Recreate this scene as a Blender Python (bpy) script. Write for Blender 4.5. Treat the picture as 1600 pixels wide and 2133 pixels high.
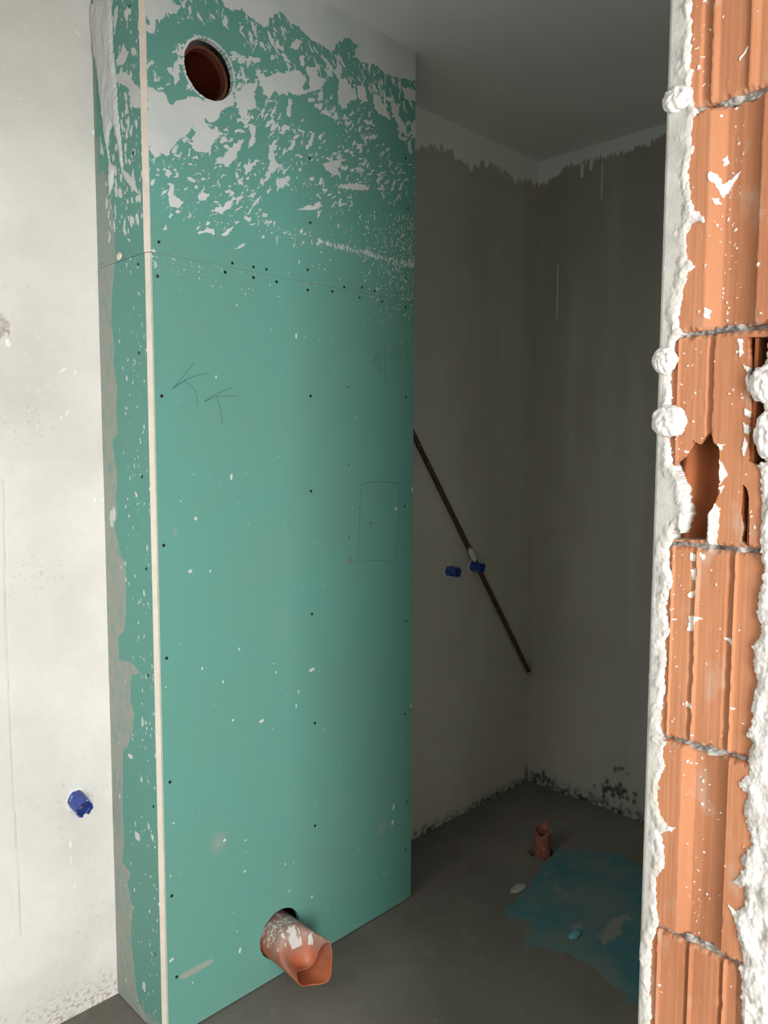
import bpy, math, random
import numpy as np
from mathutils import Matrix, Vector
from mathutils.geometry import delaunay_2d_cdt

for o in list(bpy.data.objects):
    bpy.data.objects.remove(o)
sc = bpy.context.scene
COL = sc.collection

# ------------------------------------------------------------------ camera
CAM_H = 1.43
F_PX, YAW, PITCH, ROLL = 1611.9, 0.78436, 0.083716, 0.002747
fw = np.array([math.sin(YAW) * math.cos(PITCH), math.cos(YAW) * math.cos(PITCH), -math.sin(PITCH)])
r0 = np.array([math.cos(YAW), -math.sin(YAW), 0.0])
u0 = np.cross(r0, fw)
rt = math.cos(ROLL) * r0 + math.sin(ROLL) * u0
up = -math.sin(ROLL) * r0 + math.cos(ROLL) * u0
cd = bpy.data.cameras.new('camera')
cam = bpy.data.objects.new('camera', cd)
COL.objects.link(cam)
cam.matrix_world = Matrix(((rt[0], up[0], -fw[0], 0), (rt[1], up[1], -fw[1], 0), (rt[2], up[2], -fw[2], CAM_H), (0, 0, 0, 1)))
cd.sensor_fit = 'HORIZONTAL'
cd.sensor_width = 36.0
cd.lens = F_PX / 1600 * 36.0
cd.clip_start = 0.02
sc.camera = cam

# ------------------------------------------------------------------ daylight
W = bpy.data.worlds.new('world')
sc.world = W
W.use_nodes = True
bg = W.node_tree.nodes['Background']
bg.inputs[0].default_value = (0.80, 0.90, 1.0, 1)
bg.inputs[1].default_value = 0.6


def area_light(name, loc, aim, sx, sy, power, col):
    l = bpy.data.lights.new(name, 'AREA')
    l.shape = 'RECTANGLE'
    l.size, l.size_y, l.energy, l.color = sx, sy, power, col
    o = bpy.data.objects.new(name, l)
    COL.objects.link(o)
    o.location = loc
    o.rotation_euler = (Vector(aim) - Vector(loc)).to_track_quat('-Z', 'Y').to_euler()
    return o


# daylight: the glazed door of the room behind the camera, and the strip of open sky beyond its side window
area_light('door_daylight', (-0.22, -1.86, 1.06), (-0.22, 0, 1.06), 1.0, 1.96, 125, (1.0, 0.985, 0.965))
area_light('sky_daylight', (-1.75, 1.15, 2.12), (0, 1.15, 2.12), 2.8, 0.6, 44, (1.0, 0.985, 0.965))

sc.view_settings.view_transform = 'Standard'
sc.view_settings.look = 'None'
sc.view_settings.exposure = 0.0
sc.view_settings.gamma = 1.0
sc.view_settings.use_curve_mapping = False
sc.cycles.diffuse_bounces = 8
sc.cycles.max_bounces = 12

# ------------------------------------------------------------------ measures (metres; x along the rear wall, y into the room)
BOX_F = 1.6028      # front face of the boxing
WALL_B = 1.8473     # rear plaster wall
BOX_L, BOX_R = 0.8689, 1.7244
WALL_R = 2.719
CEIL = 2.5761
JAMB = 0.915        # exposed brick end of the partition
P_IN, P_OUT = 0.4405, 0.283   # partition faces
SHADE_LINTEL = 2.0  # underside of an unseen lintel, added to shade the upper left wall
X0, Y0, X1 = -0.7, -1.8, 4.0


def ray(x, y):
    return fw + rt * ((x - 800) / F_PX) - up * ((y - 1066.5) / F_PX)


def on(x, y, ax, v):
    """point of the plane axis=v that a spot of the photograph shows"""
    d = ray(x, y)
    t = (v - (CAM_H if ax == 2 else 0.0)) / d[ax]
    return np.array([0, 0, CAM_H]) + t * d


rng = np.random.default_rng(7)
random.seed(7)


# ------------------------------------------------------------------ noise
def pnoise(x, y, seed=0):
    xi = np.floor(x).astype(np.int64); yi = np.floor(y).astype(np.int64)
    xf = x - xi; yf = y - yi

    def g(ix, iy, dx, dy):
        h = (ix * 374761393 + iy * 668265263 + seed * 974634777) & 0xFFFFFFFF
        h = ((h ^ (h >> 13)) * 1274126177) & 0xFFFFFFFF
        a = ((h ^ (h >> 16)) & 0xFFFF) / 65536.0 * 2 * math.pi
        return np.cos(a) * dx + np.sin(a) * dy
    u = xf * xf * xf * (xf * (xf * 6 - 15) + 10); v = yf * yf * yf * (yf * (yf * 6 - 15) + 10)
    a = g(xi, yi, xf, yf); b = g(xi + 1, yi, xf - 1, yf)
    c = g(xi, yi + 1, xf, yf - 1); d = g(xi + 1, yi + 1, xf - 1, yf - 1)
    return ((a + u * (b - a)) * (1 - v) + (c + u * (d - c)) * v) * 1.4


def fbm(x, y, seed=0, octs=4):
    s = 0; a = 1.0
    for i in range(octs):
        s = s + a * pnoise(x * 2 ** i, y * 2 ** i, seed + i * 17)
        a *= 0.5
    return s


def poly_sdf(px, py, poly):
    """signed distance, positive inside, same unit as the input"""
    poly = np.asarray(poly, float)
    d2 = np.full(px.shape, 1e9); ins = np.zeros(px.shape, bool)
    n = len(poly)
    for i in range(n):
        ax, ay = poly[i]; bx, by = poly[(i + 1) % n]
        ex, ey = bx - ax, by - ay
        L = ex * ex + ey * ey + 1e-12
        t = np.clip(((px - ax) * ex + (py - ay) * ey) / L, 0, 1)
        d2 = np.minimum(d2, (px - ax - t * ex) ** 2 + (py - ay - t * ey) ** 2)
        c = ((ay > py) != (by > py)) & (px < (bx - ax) * (py - ay) / (by - ay + 1e-15) + ax)
        ins ^= c
    d = np.sqrt(d2)
    return np.where(ins, d, -d)


class Field:
    """scalar field over a surface patch in millimetres; above zero the patch is covered"""
    def __init__(s, u, v, warp=2.0, seed=0, scale=0.012):
        s.u, s.v = u, v
        s.wu = u + warp * 1e-3 * fbm(u / scale, v / scale, seed, 3)
        s.wv = v + warp * 1e-3 * fbm(u / scale + 31, v / scale + 11, seed + 5, 3)
        s.wu = s.wu + .3 * warp * 1e-3 * fbm(u / scale * 3.7, v / scale * 3.7, seed + 71, 2)
        s.wv = s.wv + .3 * warp * 1e-3 * fbm(u / scale * 3.7, v / scale * 3.7, seed + 77, 2)
        s.f = np.full(u.shape, -6.0)

    def _win(s, a, b, c, d):
        iu = np.where((s.u[0] > a) & (s.u[0] < b))[0]; iv = np.where((s.v[:, 0] > c) & (s.v[:, 0] < d))[0]
        if len(iu) == 0 or len(iv) == 0:
            return None
        return slice(iv[0], iv[-1] + 1), slice(iu[0], iu[-1] + 1)

    def poly(s, pts, gain=1.0):
        pts = np.asarray(pts)
        w = s._win(pts[:, 0].min() - .012, pts[:, 0].max() + .012, pts[:, 1].min() - .012, pts[:, 1].max() + .012)
        if w:
            s.f[w] = np.maximum(s.f[w], gain * 1e3 * poly_sdf(s.wu[w], s.wv[w], pts))

    def blob(s, cu, cv, ra, rb, ang=0.0):
        R = max(ra, rb) * 1.6 + .003
        w = s._win(cu - R, cu + R, cv - R, cv + R)
        if w:
            du, dv = s.wu[w] - cu, s.wv[w] - cv
            c, q = math.cos(ang), math.sin(ang)
            e = np.sqrt(((du * c + dv * q) / ra) ** 2 + ((-du * q + dv * c) / rb) ** 2)
            s.f[w] = np.maximum(s.f[w], (1 - e) * min(ra, rb) * 1e3)


# ------------------------------------------------------------------ object helpers
def link(o, parent=None, base=None):
    COL.objects.link(o)
    if parent is not None:
        o.parent = parent
        loc = Vector((0, 0, 0)); p = parent
        while p is not None:
            loc += p.location; p = p.parent
        o.matrix_parent_inverse = Matrix.Translation(-Vector(parent['_at'])) if '_at' in parent else Matrix.Identity(4)
    return o


def thing(name, label, cat, at, group=None):
    o = bpy.data.objects.new(name, None)
    o.empty_display_size = 0.05
    COL.objects.link(o)
    o.location = at
    o['label'] = label; o['category'] = cat
    if group: o['group'] = group
    AT[o.name] = Vector(at)
    return o


AT = {}


def obj(name, verts, faces, mat, parent=None, smooth=True, attrs=None, at=None):
    me = bpy.data.meshes.new(name)
    verts = np.asarray(verts, np.float32)
    if isinstance(faces, np.ndarray):
        n, k = faces.shape
        me.vertices.add(len(verts)); me.vertices.foreach_set('co', verts.ravel())
        me.loops.add(n * k); me.loops.foreach_set('vertex_index', faces.astype(np.int32).ravel())
        me.polygons.add(n)
        me.polygons.foreach_set('loop_start', np.arange(0, n * k, k, dtype=np.int32))
        me.update(calc_edges=True)
    else:
        me.from_pydata(verts.tolist(), [], faces)
    me.polygons.foreach_set('use_smooth', np.full(len(me.polygons), smooth))
    for k, a in (attrs or {}).items():
        at_ = me.attributes.new(k, 'FLOAT', 'POINT')
        at_.data.foreach_set('value', np.asarray(a, np.float32).ravel())
    me.materials.append(mat)
    me.validate()
    o = bpy.data.objects.new(name, me)
    COL.objects.link(o)
    if at is not None:
        o.location = at
    if parent is not None:
        o.parent = parent
        if parent.name in AT:
            o.matrix_parent_inverse = Matrix.Translation(-AT[parent.name])
    return o


def structure(o):
    o['kind'] = 'structure'
    return o


def grid(u0, u1, v0, v1, step):
    nu = max(2, int(round((u1 - u0) / step)) + 1); nv = max(2, int(round((v1 - v0) / step)) + 1)
    return np.meshgrid(np.linspace(u0, u1, nu), np.linspace(v0, v1, nv))


def relief(name, u, v, h, to3d, mat, parent=None, attrs=None, keep=None, depth=0.01, smooth=True):
    """height-mapped slab. u,v,h: 2D arrays; to3d(u,v,h) -> xyz with h along the outward normal;
    keep: signed field (metres, positive = solid) cutting holes and outlines with snapped edges"""
    nv, nu = u.shape
    u = u.copy(); v = v.copy()
    idx = np.arange(nu * nv).reshape(nv, nu)
    q = np.stack([idx[:-1, :-1], idx[:-1, 1:], idx[1:, 1:], idx[1:, :-1]], -1).reshape(-1, 4)
    if keep is not None:
        st = u[0, 1] - u[0, 0]
        gv, gu = np.gradient(keep, v[1, 0] - v[0, 0], st)
        gl = np.sqrt(gu ** 2 + gv ** 2) + 1e-9
        near = (np.abs(keep) < 0.75 * st)
        mv = np.where(near, -keep / gl, 0)
        mv = np.clip(mv, -0.6 * st, 0.6 * st)
        u += mv * gu / gl; v += mv * gv / gl
        kf = keep.ravel()[q].mean(1) > 0
        q = q[kf]
    P = np.stack(to3d(u, v, h), -1).reshape(-1, 3)
    B = np.stack(to3d(u, v, np.full_like(h, -depth)), -1).reshape(-1, 3)
    # boundary edges -> skirt
    e = np.concatenate([q[:, [0, 1]], q[:, [1, 2]], q[:, [2, 3]], q[:, [3, 0]]])
    key = np.sort(e, 1); key = key[:, 0].astype(np.int64) * (nu * nv) + key[:, 1]
    _, inv, cnt = np.unique(key, return_inverse=True, return_counts=True)
    be = e[cnt[inv] == 1]
    used = np.unique(be)
    m = np.full(nu * nv, -1); m[used] = nu * nv + np.arange(len(used))
    sk = np.stack([be[:, 1], be[:, 0], m[be[:, 0]], m[be[:, 1]]], -1)
    V = np.concatenate([P, B[used]])
    Fc = np.concatenate([q, sk])
    # outward check
    a, b, c = V[q[0, 0]], V[q[0, 1]], V[q[0, 3]]
    nrm = np.cross(b - a, c - a)
    t0 = np.array(to3d(np.zeros(1), np.zeros(1), np.zeros(1))).ravel(); t1 = np.array(to3d(np.zeros(1), np.zeros(1), np.ones(1))).ravel()
    if np.dot(nrm, t1 - t0) < 0:
        Fc = Fc[:, ::-1]
    # drop unused vertices
    us = np.unique(Fc); rm = np.full(len(V), -1); rm[us] = np.arange(len(us))
    A = {}
    for k, arr in (attrs or {}).items():
        A[k] = np.concatenate([arr.ravel(), arr.ravel()[used]])[us]
    o = obj(name, V[us], rm[Fc], mat, parent, smooth, A)
    if smooth and hasattr(o.data, 'set_sharp_from_angle'):
        o.data.set_sharp_from_angle(angle=math.radians(50))
    return o


def box_data(x0, x1, y0, y1, z0, z1):
    v = [(x, y, z) for z in (z0, z1) for y in (y0, y1) for x in (x0, x1)]
    f = [(0, 2, 3, 1), (4, 5, 7, 6), (0, 1, 5, 4), (2, 6, 7, 3), (0, 4, 6, 2), (1, 3, 7, 5)]
    return v, f


def boxes(name, lst, mat, parent=None):
    V, Fc = [], []
    for b in lst:
        v, f = box_data(*b)
        Fc += [tuple(i + len(V) for i in q) for q in f]; V += v
    return obj(name, V, Fc, mat, parent, smooth=False)


# ------------------------------------------------------------------ materials
def lin(c):
    return tuple((x / 12.92 if x <= 0.04045 else ((x + 0.055) / 1.055) ** 2.4) for x in (k / 255 for k in c))


def material(name, base, base2=None, scale=3.0, detail=6.0, contrast=(0.35, 0.65), rough=0.85, spec=0.25,
             plaster=None, dirt=None, dirt2=None, bump=0.15, bscale=120.0, stretch=(1, 1, 1), fine=None, specks=None):
    m = bpy.data.materials.new(name)
    m.use_nodes = True
    nt = m.node_tree; N = nt.nodes; L = nt.links
    bs = N['Principled BSDF']
    bs.inputs['Roughness'].default_value = rough
    bs.inputs['Specular IOR Level'].default_value = spec
    tc = N.new('ShaderNodeTexCoord'); mp = N.new('ShaderNodeMapping')
    mp.inputs['Scale'].default_value = stretch
    L.new(tc.outputs['Object'], mp.inputs[0])

    def noise(sc_, det, r=0.6):
        n = N.new('ShaderNodeTexNoise'); n.inputs['Scale'].default_value = sc_; n.inputs['Detail'].default_value = det
        n.inputs['Roughness'].default_value = r
        L.new(mp.outputs[0], n.inputs['Vector']); return n.outputs[0]

    def rng_(val, a, b, c=0.0, d=1.0):
        n = N.new('ShaderNodeMapRange'); n.inputs[1].default_value = a; n.inputs[2].default_value = b
        n.inputs[3].default_value = c; n.inputs[4].default_value = d
        L.new(val, n.inputs[0]); return n.outputs[0]

    def mix(fac, a, b):
        n = N.new('ShaderNodeMix'); n.data_type = 'RGBA'
        if hasattr(fac, 'links'): L.new(fac, n.inputs[0])
        else: n.inputs[0].default_value = fac
        for k, val in ((6, a), (7, b)):
            if hasattr(val, 'links'): L.new(val, n.inputs[k])
            else: n.inputs[k].default_value = (*val, 1)
        return n.outputs[2]

    def attr(nm):
        n = N.new('ShaderNodeAttribute'); n.attribute_name = nm; return n.outputs['Fac']
    col = base
    if base2 is not None:
        col = mix(rng_(noise(scale, detail), *contrast), base, base2)
    if fine is not None:
        fc, fs, fa, fb = fine
        col = mix(rng_(noise(fs, 4), fa, fb), col if hasattr(col, 'links') else base, fc)
    if specks is not None:
        sc_, thr, scol = specks
        vn = N.new('ShaderNodeTexVoronoi'); vn.inputs['Scale'].default_value = sc_
        L.new(mp.outputs[0], vn.inputs['Vector'])
        col = mix(rng_(vn.outputs['Distance'], thr, thr * 0.6), col, scol)
    hgt = None
    for key, spec_ in (('dirt', dirt), ('dirt2', dirt2), ('plaster', plaster)):
        if spec_ is None: continue
        c, lo, hi = spec_[:3]
        cc = c
        if len(spec_) > 3:
            cc = mix(rng_(noise(spec_[4], 5), 0.4, 0.62), c, spec_[3])
        mk = rng_(attr(key), lo, hi)
        col = mix(mk, col, cc)
        if key == 'plaster': hgt = mk
    if hasattr(col, 'links'): L.new(col, bs.inputs['Base Color'])
    else: bs.inputs['Base Color'].default_value = (*col, 1)
    b = N.new('ShaderNodeBump'); b.inputs['Strength'].default_value = bump; b.inputs['Distance'].default_value = 0.002
    L.new(noise(bscale, 5), b.inputs['Height'])
    L.new(b.outputs[0], bs.inputs['Normal'])
    return m


WHITE_PL = (0.62, 0.61, 0.59)
M = {}
M['wall'] = material('grey_lime_plaster', (0.71, 0.69, 0.655), (0.575, 0.55, 0.51), 3.0, 9, (0.38, 0.72), 0.9, 0.15,
                     plaster=((0.80, 0.79, 0.77), -0.3, 0.3), dirt=((0.25, 0.21, 0.17), 0.0, 1.0), bump=0.12, bscale=90,
                     fine=((0.66, 0.635, 0.60), 40, 0.55, 0.75))
M['wall_plain'] = material('plain_lime_plaster', (0.71, 0.69, 0.655), (0.575, 0.55, 0.51), 3.0, 9, (0.38, 0.72), 0.9, 0.15, bump=0.12, bscale=90,
                           fine=((0.66, 0.635, 0.60), 40, 0.55, 0.75))
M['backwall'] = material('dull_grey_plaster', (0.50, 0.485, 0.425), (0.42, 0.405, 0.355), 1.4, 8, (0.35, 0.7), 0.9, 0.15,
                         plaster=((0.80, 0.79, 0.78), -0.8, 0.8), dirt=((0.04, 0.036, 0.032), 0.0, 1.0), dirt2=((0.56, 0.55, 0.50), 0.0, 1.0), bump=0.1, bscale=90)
M['rightwall'] = material('shaded_grey_plaster', (0.385, 0.375, 0.33), (0.315, 0.305, 0.27), 1.4, 8, (0.35, 0.7), 0.9, 0.15,
                          plaster=((0.74, 0.73, 0.72), -0.8, 0.8), dirt=((0.04, 0.036, 0.032), 0.0, 1.0), dirt2=((0.44, 0.43, 0.39), 0.0, 1.0), bump=0.1, bscale=90)  # back wall plaster again, darkened in colour to stand in for shade
M['ceiling'] = material('white_ceiling_plaster', (0.78, 0.78, 0.765), (0.72, 0.72, 0.71), 2.0, 6, rough=0.9, spec=0.15, bump=0.08)
M['floor'] = material('grey_concrete_screed', (0.205, 0.185, 0.160), (0.145, 0.132, 0.113), 1.7, 9, (0.38, 0.66), 0.75, 0.3,
                      fine=((0.24, 0.22, 0.19), 22, 0.56, 0.8), specks=(26, 0.035, (0.45, 0.43, 0.40)), bump=0.15, bscale=60)
M['board'] = material('green_plasterboard', (0.118, 0.318, 0.268), (0.130, 0.305, 0.256), 3.0, 6, (0.4, 0.65), 0.75, 0.25,
                      plaster=((0.60, 0.615, 0.60), -0.25, 0.3, (0.52, 0.565, 0.55), 7), dirt=((0.33, 0.335, 0.30), 0.0, 1.0), dirt2=((0.24, 0.075, 0.045), 0.0, 1.0), bump=0.05, bscale=60)
M['gypsum'] = material('raw_gypsum', (0.70, 0.62, 0.54), (0.63, 0.56, 0.49), 40, 4, rough=0.9, spec=0.1, bump=0.2)
M['pencil'] = material('pencil_graphite', (0.035, 0.055, 0.05), rough=0.6, bump=0.0)
M['screw'] = material('dark_screw_steel', (0.012, 0.014, 0.015), rough=0.5, bump=0.0)
M['brick'] = material('orange_clay_brick', (0.455, 0.205, 0.105), (0.36, 0.148, 0.074), 9, 6, (0.35, 0.7), 0.8, 0.2,
                      plaster=((0.70, 0.68, 0.65), -0.15, 0.2), dirt=((0.46, 0.36, 0.28), 0.0, 1.0), bump=0.10, bscale=200, stretch=(1, 1, 0.25))
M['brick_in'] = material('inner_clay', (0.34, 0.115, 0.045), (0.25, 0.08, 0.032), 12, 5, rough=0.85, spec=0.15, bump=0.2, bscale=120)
M['mortar'] = material('grey_mortar', (0.50, 0.48, 0.45), (0.13, 0.12, 0.11), 70, 6, rough=0.95, spec=0.1, bump=0.6, bscale=220)
M['jplaster'] = material('jamb_plaster', (0.50, 0.49, 0.46), (0.41, 0.40, 0.37), 30, 6, (0.35, 0.65), 0.92, 0.12,
                         plaster=((0.64, 0.625, 0.60), -0.6, 1.0), bump=0.45, bscale=220)
M['blob'] = material('white_plaster_dab', (0.70, 0.69, 0.67), (0.60, 0.59, 0.57), 60, 4, rough=0.9, spec=0.12, bump=0.4, bscale=160)
M['pipe'] = material('orange_drain_plastic', (0.45, 0.120, 0.052), (0.34, 0.095, 0.045), 14, 5, rough=0.45, spec=0.4,
                     plaster=((0.58, 0.56, 0.52), -0.3, 0.5), dirt=((0.27, 0.22, 0.19), 0.0, 1.0), bump=0.08)
M['pipe_in'] = material('red_brown_pipe', (0.075, 0.013, 0.006), (0.055, 0.010, 0.005), 14, 5, rough=0.35, spec=0.5,
                        plaster=((0.6, 0.56, 0.52), -0.2, 0.2), bump=0.05)
M['lip'] = material('brown_socket_lip', (0.13, 0.045, 0.025), (0.10, 0.035, 0.02), 14, 5, rough=0.4, spec=0.45, plaster=((0.6, 0.56, 0.52), -0.2, 0.2), bump=0.05)
M['blue'] = material('blue_plastic', (0.030, 0.075, 0.36), (0.02, 0.05, 0.24), 60, 4, rough=0.4, spec=0.45,
                     fine=((0.40, 0.42, 0.46), 70, 0.60, 0.68), bump=0.05)
M['rod'] = material('rusty_steel', (0.085, 0.048, 0.034), (0.055, 0.034, 0.026), 25, 6, rough=0.7, spec=0.4,
                    fine=((0.30, 0.26, 0.23), 90, 0.66, 0.72), bump=0.3, bscale=150)
M['spill'] = material('teal_dried_spill', (0.075, 0.205, 0.235), (0.165, 0.225, 0.215), 5.5, 9, (0.40, 0.60), 0.8, 0.2,
                      fine=((0.26, 0.27, 0.25), 7, 0.62, 0.70), plaster=((0.30, 0.29, 0.26), -3, 3), bump=0.25, bscale=70)
M['terracotta'] = material('reddish_pipe_stub', (0.30, 0.105, 0.075), (0.22, 0.085, 0.065), 40, 5, rough=0.7, spec=0.25, fine=((0.5, 0.42, 0.36), 60, 0.6, 0.7), bump=0.2)
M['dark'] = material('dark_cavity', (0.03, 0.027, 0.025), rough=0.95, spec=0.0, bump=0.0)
M['frame'] = material('window_frame', (0.7, 0.7, 0.7), rough=0.5, bump=0.0)

# ------------------------------------------------------------------ structure
# rear wall, part left of the boxing (front face y = WALL_B, normal -y)
to_back = lambda u, v, h: (u, WALL_B - h, v)
u, v = grid(0.42, BOX_L + 0.0135, -.02, CEIL + .02, 0.003)
fl = Field(u, v, 1.5, 3, 0.01)
hgt = 0.0012 * fbm(u / 0.25, v / 0.25, 2, 3) + 0.0003 * fbm(u / 0.02, v / 0.02, 9, 3)
W3 = lambda x, y: on(x, y, 1, WALL_B)[[0, 2]]
B3 = lambda x, y: on(x, y, 1, BOX_F)[[0, 2]]
for (x, y, ra, rb, an) in [(132, 770, 9, 2.5, .5), (158, 775, 7, 2.2, .9), (162, 70, 9, 2.5, -.5), (42, 205, 5, 1.5, 0), (73, 219, 4, 1.3, 0), (107, 718, 3, 1.3, 0), (143, 718, 3, 1.3, 0),
                           (148, 1790, 2, 14, 0), (155, 1845, 2, 9, 0), (147, 1760, 2, 10, 0), (210, 1868, 5, 1.3, 0), (198, 1040, 2, 8, 0), (195, 276, 5, 6, 0), (30, 2005, 4, 1.5, 0), (205, 2004, 3, 1.5, 0),
                           (119, 817, 1.5, 2, 0), (140, 860, 2, 8, -.3), (128, 870, 2, 5, .6), (78, 885, 3, 2, 0), (110, 932, 3, 2, 0), (218, 1040, 12, 2, .4), (197, 1042, 3, 6, 0), (218, 912, 3, 3, 0)]:
    p = W3(x, y); fl.blob(p[0], p[1], ra * 1e-3, rb * 1e-3, an)
for i in range(60):
    fl.blob(rng.uniform(.5, .86), rng.uniform(.05, 2.3), rng.uniform(.0008, .002), rng.uniform(.0008, .003), rng.uniform(0, 3))
# white crumbly bead along the corner with the boxing
edge = (BOX_L - u) * 1e3
fl.f = np.maximum(fl.f, 2.2 - edge + 3.5 * fbm(u / .01, v / .02, 4, 3) - 1.0 * (np.abs(fbm(u * 0, v / .12, 8, 2)) < .3))
dirt = np.clip(1.25 * (1 - v / (0.10 + 0.05 * fbm(u / .06, v * 0, 5, 3))), 0, 1) * np.clip(0.05 + 1.3 * fbm(u / .010, v / .007, 6, 5), 0, .75)
cl = np.array([W3(8, 1000), W3(12, 1300), W3(22, 1540), W3(27, 1640), W3(33, 1730), W3(40, 1850), W3(44, 1950)])
cx = np.interp(v, cl[::-1, 1], cl[::-1, 0])
inside = (v > cl[-1, 1]) & (v < cl[0, 1])
crack = np.where(inside, np.clip(1 - np.abs(u - cx - .001 * fbm(u * 0, v / .03, 3, 2)) / .0022, 0, 1), 0)
dirt = np.maximum(dirt, crack * (0.35 + .2 * fbm(u * 0, v / .05, 31, 2)))
for (x, y, r_, n) in [(80, 1190, .035, 34), (60, 880, .03, 22), (70, 850, .02, 10), (110, 1690, .05, 18), (170, 1615, .03, 10), (200, 1640, .03, 14), (25, 600, .03, 4), (200, 1780, .04, 9), (210, 1900, .04, 16)]:
    p = W3(x, y)
    for i in range(n):
        a, b = rng.normal(0, r_, 2)
        d = np.clip(1 - np.hypot(u - p[0] - a, v - p[1] - b) / rng.uniform(.002, .004), 0, 1)
        dirt = np.maximum(dirt, d * rng.uniform(.2, .6))
# broken-out pocket by the left edge of the picture
pk = poly_sdf(u + .004 * fbm(u / .01, v / .01, 12, 3), v, [W3(*p) for p in [(-45, 668), (-25, 645), (5, 652), (22, 675), (22, 705), (14, 690), (6, 702), (-20, 722), (-50, 705)]])
hgt = np.where(pk > 0, -np.minimum(pk * 2.2, .022) + .003 * fbm(u / .008, v / .008, 2, 3), hgt)
dirt = np.where(pk > 0, np.clip(.30 + .3 * fbm(u / .006, v / .006, 4, 3), .1, .6), dirt)
fl.f = np.where(pk > .001, -5, fl.f)
p = W3(17, 714); fl.blob(p[0], p[1], .006, .010, 0.2)
hgt += 0.0012 * np.clip(fl.f + .2, 0, 1.2) - 0.0012 * crack
wall_left = structure(relief('wall_left', u, v, hgt, to_back, M['wall'], attrs={'plaster': fl.f, 'dirt': dirt}, depth=0.1))
o = boxes('wall_left_extension', [(X0, 0.42, WALL_B, WALL_B + .1, 0, CEIL)], M['wall_plain'], wall_left)

# rear wall, part right of the boxing
u, v = grid(BOX_L + 0.012, WALL_R + .03, -.02, CEIL + .02, 0.006)
bw = Field(u, v, 10, 21, 0.05)
TOPB = [on(x, y, 1, WALL_B)[[0, 2]] for x, y in [(868, 310), (900, 302), (935, 315), (960, 335), (985, 352), (1005, 338), (1030, 345), (1050, 355), (1070, 375), (1090, 378), (1122, 380)]]
zb = np.interp(u, [p[0] for p in TOPB], [p[1] for p in TOPB])
rag = .014 * fbm(u / .03, v / .08, 3, 3) + .026 * fbm(u / .010, v / .05, 5, 3) * np.clip(1 - np.abs(v - zb) / .06, 0, 1)
pf = (v - zb + rag) * 1e3 * .16
d0 = np.clip(1.2 * (1 - v / (.035 + .03 * np.abs(fbm(u / .07, v * 0, 9, 3)))), 0, 1) * np.clip(.55 + fbm(u / .02, v / .02, 3, 3), 0, 1)
d0 = np.maximum(d0, np.clip(1 - np.hypot((WALL_R - u) / .03, (v - .03) / .05), 0, 1))
d2 = np.clip(fbm(u / .3, v / .9, 14, 4) * .7, 0, .5)
for (x, y, ra, rb) in [(950, 740, .004, .018), (968, 462, .004, .006), (1065, 700, .002, .12)]:
    p = W3(x, y); d2 = np.maximum(d2, np.clip(1.6 * (1 - np.hypot((u - p[0]) / ra / 2, (v - p[1]) / rb)), 0, .9))
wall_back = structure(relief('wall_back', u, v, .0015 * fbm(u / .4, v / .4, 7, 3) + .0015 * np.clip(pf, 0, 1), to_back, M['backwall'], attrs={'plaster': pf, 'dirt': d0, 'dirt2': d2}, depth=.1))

# right wall (normal -x)
to_right = lambda u, v, h: (WALL_R - h, u, v)
u, v = grid(P_IN - .02, WALL_B + .03, -.02, CEIL + .02, 0.006)
R3 = lambda x, y: on(x, y, 0, WALL_R)[[1, 2]]
TOPR = [R3(x, y) for x, y in [(1125, 385), (1160, 370), (1175, 345), (1215, 338), (1260, 325), (1310, 312), (1345, 300), (1390, 280), (1450, 262)]][::-1]
zb = np.interp(u, [p[0] for p in TOPR], [p[1] for p in TOPR])
pf = (v - zb + .010 * fbm(u / .03, v / .06, 13, 3) + .022 * fbm(u / .010, v / .05, 15, 3) * np.clip(1 - np.abs(v - zb) / .05, 0, 1)) * 1e3 * .16
for x, y0, y1 in [(1213, 340, 360), (1255, 335, 405), (1232, 325, 345), (1163, 550, 655)]:
    p, q = R3(x, y0), R3(x, y1)
    w = .006 if x != 1163 else .005
    pf = np.maximum(pf, np.where((v < p[1]) & (v > q[1] - .02), (w - np.abs(u - p[0])) * 400 - (1.2 if x in (1255, 1163) else 0), -6))
d0 = np.clip(1.3 * (1 - v / (.05 + .04 * np.abs(fbm(u / .06, v * 0, 19, 3)))), 0, 1) * np.clip(.6 + fbm(u / .02, v / .02, 8, 3), 0, 1)
for (x, y, r_, n) in [(1290, 1650, .03, 22), (1290, 1655, .05, 16), (1295, 1605, .012, 5), (1245, 1645, .03, 6), (1270, 1640, .03, 8), (1120, 1615, .03, 14)]:
    p = R3(x, y)
    for i in range(n):
        a, b = rng.normal(0, r_, 2)
        d0 = np.maximum(d0, np.clip(1.5 * (1 - np.hypot(u - p[0] - a, (v - p[1] - b * .4) * .7) / rng.uniform(.005, .012)), 0, .9))
d2 = np.clip(fbm(u / .12, v / 1.2, 44, 4) * .6, 0, .45)
wall_right = structure(relief('wall_right', u, v, .0015 * fbm(u / .4, v / .4, 17, 3) + .0015 * np.clip(pf, 0, 1), to_right, M['rightwall'], attrs={'plaster': pf, 'dirt': d0, 'dirt2': d2}, depth=.1))

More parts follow.
